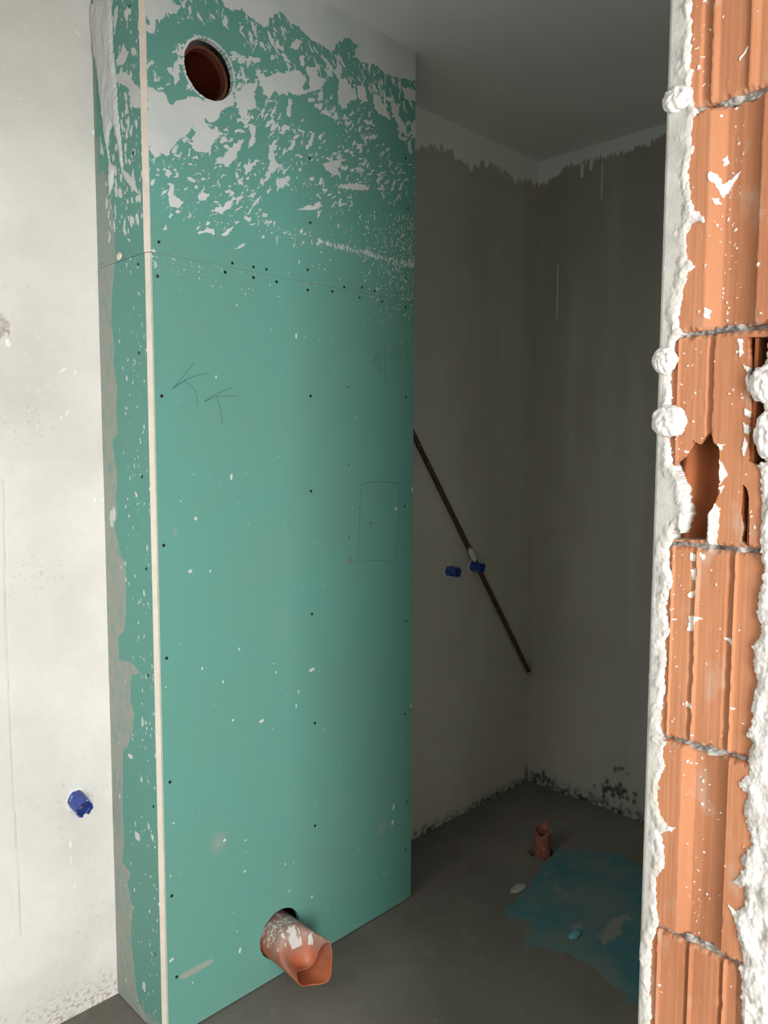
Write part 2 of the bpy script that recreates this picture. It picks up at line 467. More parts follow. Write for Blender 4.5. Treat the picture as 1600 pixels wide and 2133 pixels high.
# floor with a break-out around the stub pipe
STUB = on(1130, 1776, 2, 0.0)
ring = []
for k in range(18):
    a = 2 * math.pi * k / 18
    r_ = .047 + .008 * math.sin(3 * a + 1) + .006 * math.sin(7 * a)
    ring.append((STUB[0] + r_ * math.cos(a), STUB[1] + r_ * math.sin(a)))
outer = [(X0 - .1, Y0 - .2), (X1 + .1, Y0 - .2), (X1 + .1, WALL_B + .1), (X0 - .1, WALL_B + .1)]
pts = [Vector(p) for p in outer + ring]
eds = [(i, (i + 1) % 4) for i in range(4)] + [(4 + i, 4 + (i + 1) % 18) for i in range(18)]
vo, _, fo, *_ = delaunay_2d_cdt(pts, eds, [], 0, 1e-5)
FV = [(p[0], p[1], 0.0) for p in vo]
FF = []
for f in fo:
    c = sum((vo[i] for i in f), Vector((0, 0))) / len(f)
    if poly_sdf(np.array([c[0]]), np.array([c[1]]), ring)[0] < 0:
        FF.append(tuple(f))
nb = len(FV)
FV += [(p[0], p[1], 0.0) for p in ring] + [(STUB[0] + (p[0] - STUB[0]) * .9, STUB[1] + (p[1] - STUB[1]) * .9, -0.10) for p in ring]
FF += [(nb + i, nb + 18 + i, nb + 18 + (i + 1) % 18, nb + (i + 1) % 18) for i in range(18)] + [tuple(nb + 18 + i for i in range(18))]
floor = structure(obj('floor', FV, FF, M['floor'], smooth=False))

ceiling = structure(boxes('ceiling', [(X0, X1, Y0, WALL_B + .1, CEIL, CEIL + .12)], M['ceiling']))
# room behind the camera with its two windows
DR = (-.68, .28, .06, 2.06)      # door opening in the rear wall
WN = (.72, 1.68, .85, 2.03)      # window opening in the side wall
structure(boxes('wall_rear', [(X0, DR[0], Y0 - .2, Y0, 0, CEIL), (DR[1], X1, Y0 - .2, Y0, 0, CEIL), (DR[0], DR[1], Y0 - .2, Y0, DR[3], CEIL), (DR[0], DR[1], Y0 - .2, Y0, 0, DR[2])], M['wall_plain']))
structure(boxes('wall_side', [(X0 - .2, X0, Y0, WN[0], 0, CEIL), (X0 - .2, X0, WN[1], WALL_B + .1, 0, CEIL), (X0 - .2, X0, WN[0], WN[1], 0, WN[2]), (X0 - .2, X0, WN[0], WN[1], WN[3], CEIL)], M['wall_plain']))
structure(boxes('wall_far_right', [(X1, X1 + .1, Y0, WALL_B + .1, 0, CEIL)], M['wall_plain']))
t = .05
structure(boxes('door_1', [(DR[0], DR[0] + t, Y0 - .14, Y0 - .07, DR[2], DR[3]), (DR[1] - t, DR[1], Y0 - .14, Y0 - .07, DR[2], DR[3]), (DR[0] + t, DR[1] - t, Y0 - .14, Y0 - .07, DR[2], DR[2] + t), (DR[0] + t, DR[1] - t, Y0 - .14, Y0 - .07, DR[3] - t, DR[3])], M['frame']))
structure(boxes('window_1', [(X0 - .14, X0 - .07, WN[0], WN[0] + t, WN[2], WN[3]), (X0 - .14, X0 - .07, WN[1] - t, WN[1], WN[2], WN[3]), (X0 - .14, X0 - .07, WN[0] + t, WN[1] - t, WN[2], WN[2] + t), (X0 - .14, X0 - .07, WN[0] + t, WN[1] - t, WN[3] - t, WN[3])], M['frame']))

# ------------------------------------------------------------------ partition with the open brick end
wall_front = structure(boxes('wall_front', [(JAMB + .05, X1, P_OUT, P_IN, 0, CEIL), (X0, JAMB + .05, P_OUT, P_IN, SHADE_LINTEL, CEIL)], M['jplaster']))
to_j = lambda u, v, h: (JAMB - h, -u, v)          # u = -y, so u grows to the right of the picture
J3 = lambda x, y: (-on(x, y, 0, JAMB)[1], on(x, y, 0, JAMB)[2])
JZ = [SHADE_LINTEL + .004, 1.822, 1.565, 1.313, 1.067, 0.817, 0.567, 0.317, 0.067, 0.0]   # bed joints
UB0, UB1 = -(P_IN - .010), -(P_OUT + .012)
P1 = (2100, [(1330, 4), (1362, 4), (1364, 0), (1371, 3), (1420, 3), (1423, 6), (1428, 6), (1430, 0), (1438, 3), (1492, 3), (1496, 6), (1501, 6), (1503, 0), (1510, 3), (1528, 3), (1532, 6), (1540, 5), (1600, 5)])
P2 = (1800, [(1350, 0), (1412, 0), (1436, 10), (1455, 10.5), (1482, 8.5), (1505, 5.5), (1509, 0), (1600, 0)])
PROF = [
    (100, [(1430, 0), (1445, 0), (1460, 1), (1463, 5), (1482, 5), (1484, 0), (1488, 0), (1498, 4), (1560, 4), (1562, 0), (1567, 0), (1582, 4), (1640, 5), (1700, 5)]),
    (450, [(1420, 0), (1474, 0), (1503, 10), (1520, 10.5), (1550, 8.5), (1577, 5.5), (1581, 0), (1640, 0), (1700, 0)]),
    (800, [(1385, 4), (1408, 4), (1411, 0), (1416, 2), (1470, 2.5), (1474, 6), (1482, 6), (1486, 1), (1640, 1)]),
    (1350, [(1375, 4), (1391, 4), (1393, 0), (1398, 3), (1430, 3), (1434, 5), (1442, 5), (1444, 0), (1451, 3), (1506, 3), (1512, 6), (1521, 6), (1524, 0), (1530, 3), (1600, 4)]),
    P2, P1, P2, P1, P2, P2, P1]
HOLES = {2: [
    [(1420, 952), (1439, 925), (1442, 916), (1454, 925), (1472, 904), (1479, 898), (1487, 922), (1497, 931), (1499, 970), (1496, 1030), (1487, 1054), (1470, 1078), (1472, 1108), (1468, 1126), (1400, 1124), (1397, 1099), (1400, 1000), (1405, 965)],
    [(1547, 1009), (1544, 1024), (1540, 1069), (1547, 1099), (1541, 1128), (1560, 1142), (1561, 1084), (1559, 1030), (1553, 1014)],
    [(1557, 702), (1562, 760), (1557, 780), (1563, 800), (1562, 850), (1558, 960), (1575, 968), (1590, 965), (1660, 950), (1660, 700)]]}
SPLAT = {1: [[(1474, 362), (1480, 358), (1492, 362), (1500, 380), (1515, 370), (1536, 349), (1530, 366), (1512, 392), (1502, 409), (1492, 395), (1484, 378), (1476, 374)], [(1480, 412), (1494, 410), (1498, 424), (1488, 424)],
             [(1500, 330), (1508, 318), (1512, 335), (1503, 344)], [(1466, 640), (1480, 645), (1474, 664), (1466, 660)]],
         0: [[(1536, 122), (1556, 92), (1558, 97), (1540, 124)]],
         2: [[(1536, 705), (1546, 705), (1548, 735), (1540, 745)], [(1545, 755), (1562, 765), (1566, 800), (1560, 822), (1554, 800), (1556, 775)], [(1548, 850), (1565, 858), (1562, 870), (1550, 866)], [(1546, 880), (1566, 890), (1560, 906), (1550, 900)], [(1550, 910), (1558, 925), (1548, 955), (1544, 940)], [(1492, 925), (1510, 925), (1500, 940)], [(1497, 955), (1508, 970), (1514, 990), (1500, 1010), (1494, 985)], [(1495, 1015), (1508, 1010), (1500, 1030)],
             [(1460, 1075), (1488, 1045), (1498, 1060), (1496, 1105), (1490, 1140), (1470, 1138), (1468, 1105)]],
         3: [[(1435, 1152), (1447, 1155), (1444, 1172), (1436, 1166)], [(1455, 1148), (1468, 1158), (1462, 1170), (1458, 1160)], [(1438, 1188), (1446, 1184), (1448, 1210), (1440, 1208)], [(1430, 1238), (1444, 1228), (1442, 1248), (1432, 1246)], [(1432, 1282), (1448, 1284), (1464, 1290), (1446, 1296), (1440, 1318), (1428, 1314), (1434, 1298)], [(1430, 1462), (1440, 1470), (1434, 1480), (1424, 1472)], [(1422, 1545), (1434, 1548), (1428, 1560)], [(1506, 1326), (1522, 1334), (1520, 1348)]],
         4: [[(1427, 1584), (1433, 1584), (1432, 1594), (1427, 1592)], [(1384, 1720), (1410, 1724), (1395, 1732)], [(1514, 1878), (1540, 1905), (1545, 1925), (1530, 1915)], [(1536, 1630), (1556, 1634), (1560, 1645), (1545, 1640)], [(1530, 1838), (1552, 1840), (1550, 1846)]]}
COURSES = [(JZ[k], JZ[k + 1]) for k in range(len(JZ) - 1)]
for k, (z1, z0) in enumerate(COURSES):
    z1, z0 = z1 - .0028, z0 + .0028
    fine = k < 6
    u, v = grid(UB0, UB1, z0, z1, .0011 if fine else .006)
    yref, pr = PROF[k]
    pu = [J3(x, yref)[0] for x, d in pr]
    wob = .0006 * pnoise(v / .06, v * 0, 5 + k) + .0004 * pnoise(v / .015, v * 0, 15 + k)
    prd = np.interp(u + wob, pu, [d for x, d in pr]) * 1e-3
    h = -prd + .0004 * fbm(u / .03, v / .08, 61 + k, 3) + .00022 * fbm(u / .0035, v / .4, 65 + k, 2)
    # chipped top and bottom arrises
    ed = np.minimum(v - z0, z1 - v)
    chip = np.clip(.004 + .003 * fbm(u / .01, v * 0 + k, 71, 3) - ed, 0, .006)
    h -= chip
    fd = Field(u, v, 1.6, 40 + k, .006)
    if fine:
        for po in SPLAT.get(k, []):
            fd.poly([J3(*p) for p in po])
        n = [70, 90, 110, 60, 70, 20][k]
        for i in range(n):
            uu = rng.choice([rng.uniform(UB0, UB1), pu[min(3, len(pu) - 1)] + rng.normal(0, .006)])
            fd.blob(uu, rng.uniform(z0, z1), 10 ** rng.uniform(-3.3, -2.65), 10 ** rng.uniform(-3.3, -2.75), rng.uniform(0, 3.14))
    h += .0012 * np.clip(fd.f + .3, 0, 1)
    dd = np.clip(fbm(u / .04, v / .08, 81 + k, 4) * .9 - .35, 0, .45) + .35 * np.clip(1 - ed / .006, 0, 1) * np.clip(.5 + fbm(u / .02, v / .02, 83 + k, 3), 0, 1)
    keep = None
    if k in HOLES:
        keep = np.full(u.shape, 1.0)
        wu = u + .0008 * fbm(u / .006, v / .006, 3, 2); wv = v + .0008 * fbm(u / .006, v / .006, 4, 2)
        for po in HOLES[k]:
            keep = np.minimum(keep, -poly_sdf(wu, wv, [J3(*p) for p in po]))
    br = relief('brick', u, v, h, to_j, M['brick'], wall_front, {'plaster': fd.f, 'dirt': dd}, keep, depth=.012 if k in HOLES else .05)
    if k in HOLES:
        br['label'] = 'broken hollow brick with torn holes showing its chambers'
        u, v = grid(UB0, UB1, z0, z1, .002)
        # chamber floor with curved webs
        ur = (u - UB0) / (UB1 - UB0)
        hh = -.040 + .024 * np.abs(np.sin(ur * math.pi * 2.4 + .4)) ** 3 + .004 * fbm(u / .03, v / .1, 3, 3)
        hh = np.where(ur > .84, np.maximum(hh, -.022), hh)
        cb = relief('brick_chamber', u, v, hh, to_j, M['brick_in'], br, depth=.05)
        wl = []
        for x in (1543, 1560):
            a = J3(x, 1020)[0]
            wl.append((JAMB + .006, JAMB + .035, -a - .002, -a + .002, z0, z1))
        boxes('chamber_web', wl, M['brick_in'], br)
# mortar beds
for k, z in enumerate(JZ[:-1]):
    if k == 0: continue
    k += 0
    u, v = grid(UB0, UB1, z - .006, z + .006, .0012 if k < 7 else .006)
    h = -.010 + .004 * fbm(u / .010, v / .007, 100 + k, 4) + .008 * np.clip(fbm(u / .025, v * 0, 7 * k + 3, 2), -1, 1)
    relief('mortar_joint', u, v, h, to_j, M['mortar'], wall_front, depth=.05)

# plaster edge on the room side (left in the picture) and on the near side (right)
LB = [(1443, -60), (1442, 0), (1441, 79), (1439, 142), (1446, 147), (1441, 163), (1437, 194), (1449, 226), (1455, 232), (1444, 244), (1441, 276), (1441, 302), (1447, 307), (1438, 328), (1433, 368), (1440, 417), (1448, 436), (1471, 460), (1468, 466), (1445, 462), (1429, 486), (1432, 541), (1445, 550), (1452, 556), (1433, 568), (1424, 604), (1416, 649), (1415, 682), (1424, 697), (1404, 712), (1395, 784), (1397, 820), (1394, 919), (1400, 964), (1415, 988), (1425, 1012), (1430, 1069), (1421, 1111), (1408, 1095), (1400, 1112), (1401, 1125), (1391, 1137), (1392, 1179), (1401, 1202), (1392, 1237), (1384, 1268), (1396, 1318), (1383, 1336), (1388, 1373), (1382, 1410), (1386, 1436), (1376, 1468), (1375, 1533), (1386, 1546), (1380, 1575), (1386, 1595), (1372, 1627), (1370, 1681), (1383, 1710), (1402, 1728), (1374, 1734), (1383, 1761), (1386, 1802), (1368, 1826), (1366, 1877), (1372, 1917), (1364, 1941), (1356, 1963), (1352, 2043), (1351, 2070), (1355, 2097), (1352, 2133)]
RB = [(1612, 600), (1604, 700), (1598, 748), (1589, 769), (1568, 796), (1565, 808), (1589, 841), (1595, 868), (1581, 892), (1592, 940), (1598, 961), (1580, 967), (1586, 1012), (1589, 1030), (1586, 1120), (1585, 1152), (1593, 1187), (1584, 1237), (1576, 1279), (1588, 1300), (1584, 1323), (1568, 1347), (1573, 1363), (1571, 1389), (1580, 1426), (1567, 1468), (1568, 1507), (1554, 1533), (1568, 1546), (1559, 1578), (1562, 1612), (1538, 1631), (1560, 1654), (1550, 1689), (1558, 1721), (1569, 1759), (1544, 1788), (1551, 1810), (1528, 1838), (1553, 1846), (1554, 1885), (1530, 1905), (1536, 1936), (1550, 2000), (1542, 2017), (1546, 2043), (1546, 2133)]


def strip_sdf(u, v, outer_u, bord, z_lo, z_hi, sign):
    b = [J3(*p) for p in bord]
    poly = [(outer_u, z_hi), (b[0][0], z_hi)] + b + [(b[-1][0], z_lo), (outer_u, z_lo)]
    return poly_sdf(u, v, poly)


for nm, lo, hi, outer_u, bord, dry, seed in [
        ('plaster_edge', -P_IN, -P_IN + .062, -P_IN - .05, LB, 1, 5), ('plaster_edge', -P_OUT - .062, -P_OUT, -P_OUT + .05, RB, 0, 9)]:
    for (za, zb_, st) in [(0.55, SHADE_LINTEL, .0011), (0.0, 0.55, .004)]:
        u, v = grid(lo, hi, za, zb_, st)
        wu = u + .0022 * fbm(u / .007, v / .007, seed, 4); wv = v + .0022 * fbm(u / .007, v / .007, seed + 3, 4)
        sd = strip_sdf(wu, wv, outer_u, bord, -0.2, 2.4, 1)
        lump = fbm(u / .018, v / .022, seed + 20, 4)
        rough = np.clip(1.6 - sd / .009 + 1.2 * fbm(u / .03, v / .05, seed + 51, 3), .12, 1) if dry else 1.0
        h = .001 + np.minimum(sd * .6, .003) + (.0026 if dry else .0028) * lump * np.clip(sd / .006, 0.25, 1) * rough + .0007 * rough * np.abs(fbm(u / .005, v / .005, seed + 40, 2)) - (1 - rough) * .0012
        oe = np.minimum(np.abs(u - (-P_IN if dry else -P_OUT)), .003)
        h -= (.003 - oe) * .5
        fd = Field(u, v, 2.5, seed + 60, .006)
        if dry:
            fd.f = np.maximum(fd.f, (.0045 - sd) * 420 - 1.6 + 2.6 * fbm(u / .01, v / .025, seed + 9, 3))      # bright torn rim
            fd.f = np.maximum(fd.f, 3.2 * fbm(u / .010, v / .03, seed + 2, 3) - 1.5 - 1.5 * (1 - rough))
        else:
            fd.f = .6 + 2.4 * fbm(u / .03, v / .03, seed + 2, 4)
        relief(nm, u, v, h, to_j, M['jplaster'], wall_front, {'plaster': fd.f}, sd, depth=.05)


def blob(name, c, rx, ry, rz, mat, parent, seed=0, amp=.12, n=28, fr=2.2, swirl=0.0):
    """lumpy closed lump; x is its thickness axis"""
    V, Fc = [], []
    m = n // 2
    for j in range(m + 1):
        ph = math.pi * j / m
        for i in range(n):
            th = 2 * math.pi * i / n
            d = (math.cos(ph), math.sin(ph) * math.cos(th), math.sin(ph) * math.sin(th))
            V.append(d)
    D = np.array(V)
    nn = fbm(D[:, 1] * fr + D[:, 0], D[:, 2] * fr + D[:, 0] * 2, seed, 3)
    sw = np.sin(9 * np.hypot(D[:, 1], D[:, 2]) + 2 * np.arctan2(D[:, 2], D[:, 1]) + 2 * nn)
    k = (1 + amp * nn)[:, None]
    Q = D * k * np.array([rx, ry, rz]) + np.array(c)
    Q[:, 0] += swirl * rx * sw * (np.abs(D[:, 0]) > .2)
    for j in range(m):
        for i in range(n):
            a = j * n + i; b = j * n + (i + 1) % n
            Fc.append((a, b, b + n, a + n))
    return obj(name, Q, Fc, mat, parent)


for i, (x, y, ry, rz) in enumerate([(1413, 208, 25, 26), (1387, 752, 22, 28), (1396, 877, 31, 35), (1596, 800, 24, 36), (1604, 905, 22, 46)]):
    uu, zz = J3(x, y)
    s = .90 / F_PX
    blob('plaster_blob', (JAMB - .003, -uu, zz), .0075, ry * s * 1.25, rz * s, M['blob'], wall_front, 50 + i, .16, 56, 2.5, .13)

# ------------------------------------------------------------------ green plasterboard boxing
box = thing('plasterboard_boxing', 'green plasterboard boxing with pale raw corner edge, smeared with plaster near the ceiling', 'pipe boxing', (0.5 * (BOX_L + BOX_R), 0.5 * (BOX_F + WALL_B), 0))
SEAM = on(586, 578, 1, BOX_F)[2]
seam_z = lambda uu: SEAM
to_f = lambda u, v, h: (u, BOX_F - h, v)
Zz = lambda x, y: B3(180 + x / 2.2857, y / 2.2857)     # tracing of the upper board
HOLE_U = (*on(436, 146, 1, BOX_F)[[0, 2]], .0655)
HOLE_L = (*on(584, 1944, 1, BOX_F)[[0, 2]], .0665)

u, v = grid(BOX_L + .0005, BOX_R, SEAM + .0006, CEIL, .0016)
fd = Field(u, v, 4.2, 77, .014)
POL = [
    [(285, 560), (300, 480), (330, 430), (370, 440), (400, 500), (450, 470), (520, 460), (560, 480), (620, 460), (700, 450), (705, 500), (650, 520), (630, 560), (600, 580), (560, 570), (590, 620), (640, 640), (600, 680), (590, 720), (540, 730), (500, 700), (520, 640), (510, 600), (470, 650), (420, 690), (380, 740), (340, 730), (330, 690), (270, 690)],
    [(260, 0), (380, 0), (450, 30), (430, 70), (380, 60), (350, 110), (330, 60), (275, 60)], [(275, 100), (340, 180), (300, 150), (275, 140)],
    [(640, -30), (640, 0), (680, 50), (740, 40), (780, 80), (830, 120), (850, 140), (890, 70), (930, 50), (960, 100), (1010, 130), (1050, 170), (1090, 200), (1130, 220), (1170, 250), (1200, 200), (1250, 180), (1290, 220), (1270, 270), (1330, 300), (1380, 310), (1420, 350), (1480, 370), (1580, 385), (1580, 200), (1120, -30)],
    [(850, 370), (900, 350), (950, 340), (1010, 335), (1050, 380), (1030, 420), (1050, 440), (1000, 460), (960, 430), (930, 460), (900, 430), (870, 470), (840, 440)],
    [(800, 330), (840, 350), (860, 400), (850, 440), (830, 400)],
    [(760, 400), (820, 390), (800, 440), (810, 500), (780, 530), (740, 510), (710, 450)], [(1060, 320), (1100, 320), (1100, 360), (1140, 380), (1120, 420), (1070, 440), (1060, 400)],
    [(1205, 370), (1240, 380), (1290, 470), (1250, 480), (1220, 520), (1195, 470)], [(1290, 405), (1320, 410), (1345, 490), (1320, 480), (1300, 470)], [(1365, 450), (1390, 450), (1440, 540), (1450, 570), (1410, 555), (1370, 520)],
    [(1455, 490), (1500, 500), (1480, 540), (1520, 600), (1535, 655), (1500, 630), (1470, 560)], [(1545, 580), (1570, 570), (1570, 650), (1550, 640)], [(1500, 410), (1570, 430), (1570, 490), (1520, 470)],
    [(775, 590), (810, 600), (800, 680), (770, 710), (780, 650)], [(690, 700), (750, 660), (740, 690), (700, 760), (680, 790), (640, 780), (610, 760), (650, 745)], [(870, 700), (915, 650), (890, 720), (905, 770), (930, 790), (880, 820), (830, 900), (870, 790)],
    [(900, 860), (960, 835), (975, 850), (910, 910)], [(1120, 780), (1180, 765), (1240, 750), (1200, 800), (1180, 830), (1150, 815)], [(1195, 885), (1230, 875), (1330, 880), (1350, 905), (1220, 900)], [(525, 930), (555, 915), (580, 930), (570, 955), (540, 955)],
    [(395, 870), (420, 880), (410, 930), (470, 960), (440, 990), (400, 985), (390, 950)], [(590, 1000), (640, 985), (690, 950), (720, 935), (680, 990), (640, 1020)], [(1000, 1000), (1060, 980), (1130, 975), (1100, 995), (1060, 1000)], [(1380, 830), (1430, 810), (1400, 840)],
    [(750, 790), (810, 765), (850, 755), (800, 780), (780, 820), (755, 830)], [(420, 290), (445, 320), (440, 400), (420, 415), (415, 370), (395, 350), (410, 340)], [(980, 210), (1000, 180), (1030, 200), (1010, 230), (975, 230)], [(1015, 265), (1040, 270), (1035, 320), (1020, 310)],
    [(1050, 690), (1085, 625), (1075, 680), (1060, 710), (1040, 705)], [(645, 1120), (700, 1070), (690, 1100), (660, 1125)], [(355, 1100), (385, 1070), (380, 1095)], [(705, 1180), (760, 1150), (750, 1170), (715, 1185)], [(750, 1030), (785, 1035), (775, 1055), (760, 1050)], [(765, 935), (800, 920), (795, 940)], [(800, 965), (840, 925), (815, 970)],
    [(370, 800), (395, 805), (405, 830), (380, 840)], [(530, 1100), (600, 1090), (615, 1115), (590, 1105), (540, 1112)], [(275, 30), (350, 60), (370, 100), (330, 90), (300, 110)], [(450, 30), (465, 0), (480, 0), (470, 40)], [(300, 700), (330, 680), (350, 740), (330, 760)],
    [(700, 430), (740, 430), (760, 520), (770, 560), (740, 560), (720, 500)], [(960, 470), (985, 470), (970, 560), (955, 540)], [(330, 430), (290, 400), (285, 440), (300, 490)], [(300, 1185), (318, 1180), (335, 1205), (320, 1205)], [(450, 1240), (475, 1240), (480, 1265), (460, 1270)], [(860, 580), (900, 550), (880, 590), (850, 610)], [(460, 200), (475, 230), (450, 225)],
]
for po in POL:
    fd.poly([Zz(*p) for p in po])
ztop = CEIL
for i in range(4300):
    uu = rng.uniform(BOX_L, BOX_R); t = rng.uniform(0, 1)
    zz = SEAM + (ztop - SEAM) * t
    # density by height: many small in the lower half, larger strokes above
    lowz = (zz - SEAM) / (ztop - SEAM)
    fr_ = (uu - BOX_L) / (BOX_R - BOX_L)
    if lowz < .12 and rng.uniform() > .25 + .75 * (fr_ > .65): continue
    if lowz < .05 and rng.uniform() > .25: continue
    clear = pnoise(np.array([uu / .11]), np.array([zz / .09]), 501)[0]
    if clear < -.20 and lowz < .75: continue
    big = rng.uniform() ** 3
    ang = (.75 + .5 * rng.normal()) if lowz < .72 else (2.0 + .5 * rng.normal())
    ra = .0018 + .015 * big * (0.35 + lowz if lowz < .8 else .7)
    if fr_ > .6 and lowz < .3: ra *= .6; ang = rng.uniform(0, 3)
    rb = ra * rng.uniform(.13, .42)
    fd.blob(uu, zz, ra, max(rb, .0010), ang)
# brushed line by the right edge
q0, q1 = Zz(1090, 1148), Zz(1570, 1152)
for i in range(260):
    t = rng.uniform() ** .8
    uu = q0[0] + (q1[0] - q0[0]) * t
    fd.blob(uu, q0[1] + rng.normal(0, .0035), .0008 + .0006 * rng.uniform(), rng.uniform(.002, .007), .05)
for i in range(380):
    uu = BOX_R - abs(rng.normal(0, .09)); zz = SEAM + rng.uniform(0, .25)
    fd.blob(uu, zz, rng.uniform(.0009, .0022), rng.uniform(.0012, .004), rng.uniform(-.4, .4))
# thin film areas let the green through
film = fbm(u / .006, v / .006, 301, 2)
fd.f = np.where(fd.f > 0, fd.f + np.minimum(0, .5 + film * 1.0), fd.f)
dz = np.zeros_like(u)
dr = np.clip(fbm(u / .008, v / .008, 91, 3) * 2.4 - .75 - (ztop - v) * 3, 0, .75) * (u > BOX_L + .45)
top_dirt = np.where((fd.f > 0) & (v > ztop - .16), dr, 0)
cu, cv, cr = HOLE_U
th = np.arctan2(v - cv, u - cu)
keep = np.hypot((u - cu), (v - cv)) - cr * (1 + .018 * pnoise(th * 4, th * 0 + 3, 5) + .012 * pnoise(th * 11, th * 0 + 3, 6))
fd.f = np.where((keep < .006) & (keep > -.002), np.maximum(fd.f, 1.5 * fbm(u / .006, v / .006, 4, 2) + .4), fd.f)
top = relief('front_board', u, v, .0007 * np.clip(fd.f + .3, 0, 1), to_f, M['board'], box, {'plaster': fd.f, 'dirt': dz, 'dirt2': top_dirt}, keep, depth=.0125)
top['label'] = 'upper green board covered in white plaster smears, with a round pipe hole'

u, v = grid(BOX_L + .0005, BOX_R, 0.004, SEAM - .0006, .0024)
fd = Field(u, v, 1.5, 87, .006)
LOW = [(482, 993, 3, 9), (408, 1080, 4, 4), (396, 1190, 5, 4), (438, 1190, 2, 4), (545, 1502, 7, 4), (617, 1470, 2, 7), (622, 1441, 2, 6), (650, 1395, 10, 4), (512, 1750, 4, 2), (468, 1750, 4, 4), (820, 1680, 4, 10), (818, 1712, 3, 9), (498, 1352, 2, 4), (485, 1500, 3, 3), (421, 1393, 2, 4), (465, 1420, 2, 4), (362, 1715, 3, 2), (603, 1855, 4, 2), (500, 1980, 3, 7), (450, 785, 2, 4), (617, 700, 3, 7), (859, 1020, 4, 8), (825, 1060, 4, 5), (857, 1470, 4, 5), (510, 1815, 3, 3), (650, 1868, 3, 3), (355, 1825, 2, 3), (594, 1800, 2, 3), (800, 1820, 3, 2), (357, 2000, 6, 3), (575, 1400, 2, 3)]
for x, y, a, b in LOW:
    p = B3(x, y); fd.blob(p[0], p[1], a * .0010 + .0004, b * .0010 + .0004, rng.uniform(-.3, .3))
for i in range(150):
    fd.blob(rng.uniform(BOX_L, BOX_R), rng.uniform(.05, SEAM), rng.uniform(.0010, .0017), rng.uniform(.0010, .0028), rng.uniform(0, 3))
for i in range(160):
    fd.blob(BOX_L + abs(rng.normal(0, .14)) if i % 2 else BOX_R - abs(rng.normal(0, .10)), SEAM - abs(rng.normal(0, .035)), rng.uniform(.0010, .002), rng.uniform(.0010, .0032), rng.uniform(0, 3))
d1 = np.zeros_like(u)
for x, y, r_, s_ in [(455, 1755, .03, .45), (795, 1725, .025, .35), (815, 1718, .012, .5), (364, 1108, .010, .4), (590, 1300, .05, .08), (700, 1690, .06, .06), (515, 985, .006, .5), (668, 1070, .006, .35), (638, 545, .01, .5), (638, 585, .014, .55)]:
    p = B3(x, y)
    d1 = np.maximum(d1, s_ * np.clip(1.4 * (1 - np.hypot(u - p[0], (v - p[1]) * .8) / r_) + .5 * fbm(u / .012, v / .012, 6, 3), 0, 1) * (np.hypot(u - p[0], v - p[1]) < r_ * 1.6))
d1 = np.maximum(d1, .8 * np.clip(poly_sdf(fd.wu, fd.wv, [B3(*p) for p in [(372, 2033), (400, 2016), (440, 1996), (448, 2002), (410, 2026), (380, 2042)]]) / .002 + .2 + .9 * fbm(u / .012, v / .008, 33, 3), 0, 1) * (poly_sdf(u, v, [B3(*p) for p in [(360, 2050), (360, 2010), (450, 1985), (455, 2010)]]) > 0))
d1 = np.maximum(d1, .25 * np.clip(1 - v / .03, 0, 1) * np.clip(.5 + fbm(u / .03, v / .03, 3, 3), 0, 1))
p = B3(730, 1168); d2 = .55 * np.clip(1.3 - 1.3 * np.hypot(u - p[0], v - p[1]) / .011, 0, 1)
cu, cv, cr = HOLE_L
th = np.arctan2(v - cv, u - cu)
keep = np.hypot((u - cu), (v - cv)) - cr * (1 + .02 * pnoise(th * 4, th * 0 + 3, 15) + .012 * pnoise(th * 11, th * 0 + 3, 16))
low = relief('front_board', u, v, .0006 * np.clip(fd.f + .3, 0, 1), to_f, M['board'], box, {'plaster': fd.f, 'dirt': d1, 'dirt2': d2}, keep, depth=.0125)
low['label'] = 'lower green board with pencil marks, a few plaster specks and a pipe hole at the bottom'

# left side of the boxing (normal -x); raw edge of the front board shows as a pale strip
EDGE = .0135
SIDE_X = BOX_L - .0065
to_s = lambda u, v, h: (SIDE_X - h, u, v)
S3 = lambda x, y: on(x, y, 0, SIDE_X)[[1, 2]]
CZ = lambda x, y: S3(x / 3.5556, y / 3.5556)
SB = [(239, 540), (239, 560), (233, 616), (232, 667), (239, 734), (236, 757), (245, 810), (242, 841), (245, 903), (235, 920), (239, 954), (245, 999), (242, 1038), (244, 1075), (238, 1100), (245, 1122), (253, 1160), (262, 1174), (263, 1230), (262, 1286), (259, 1313), (246, 1329), (249, 1375), (274, 1378), (293, 1403), (274, 1406), (271, 1456), (280, 1487), (277, 1524), (265, 1558), (256, 1564), (256, 1688), (259, 1760), (254, 1796), (273, 1818), (266, 1840), (276, 1892), (273, 1960), (279, 2014), (287, 2086), (305, 2120)]
band = [S3(*p) for p in SB]
band_poly = [(WALL_B + .05, band[0][1]), *[tuple(p) for p in band], (band[-1][0], -.1), (WALL_B + .05, -.1)]
THICK = [[(700, -20), (820, -20), (835, 180), (840, 400), (860, 520), (870, 720), (890, 960), (905, 1100), (915, 1220), (905, 1300), (890, 1200), (875, 1080), (850, 950), (830, 930), (800, 1050), (815, 1200), (850, 1250), (840, 1380), (805, 1455), (800, 1350), (805, 1180), (770, 1000), (750, 800), (720, 560), (690, 350), (670, 100)]]
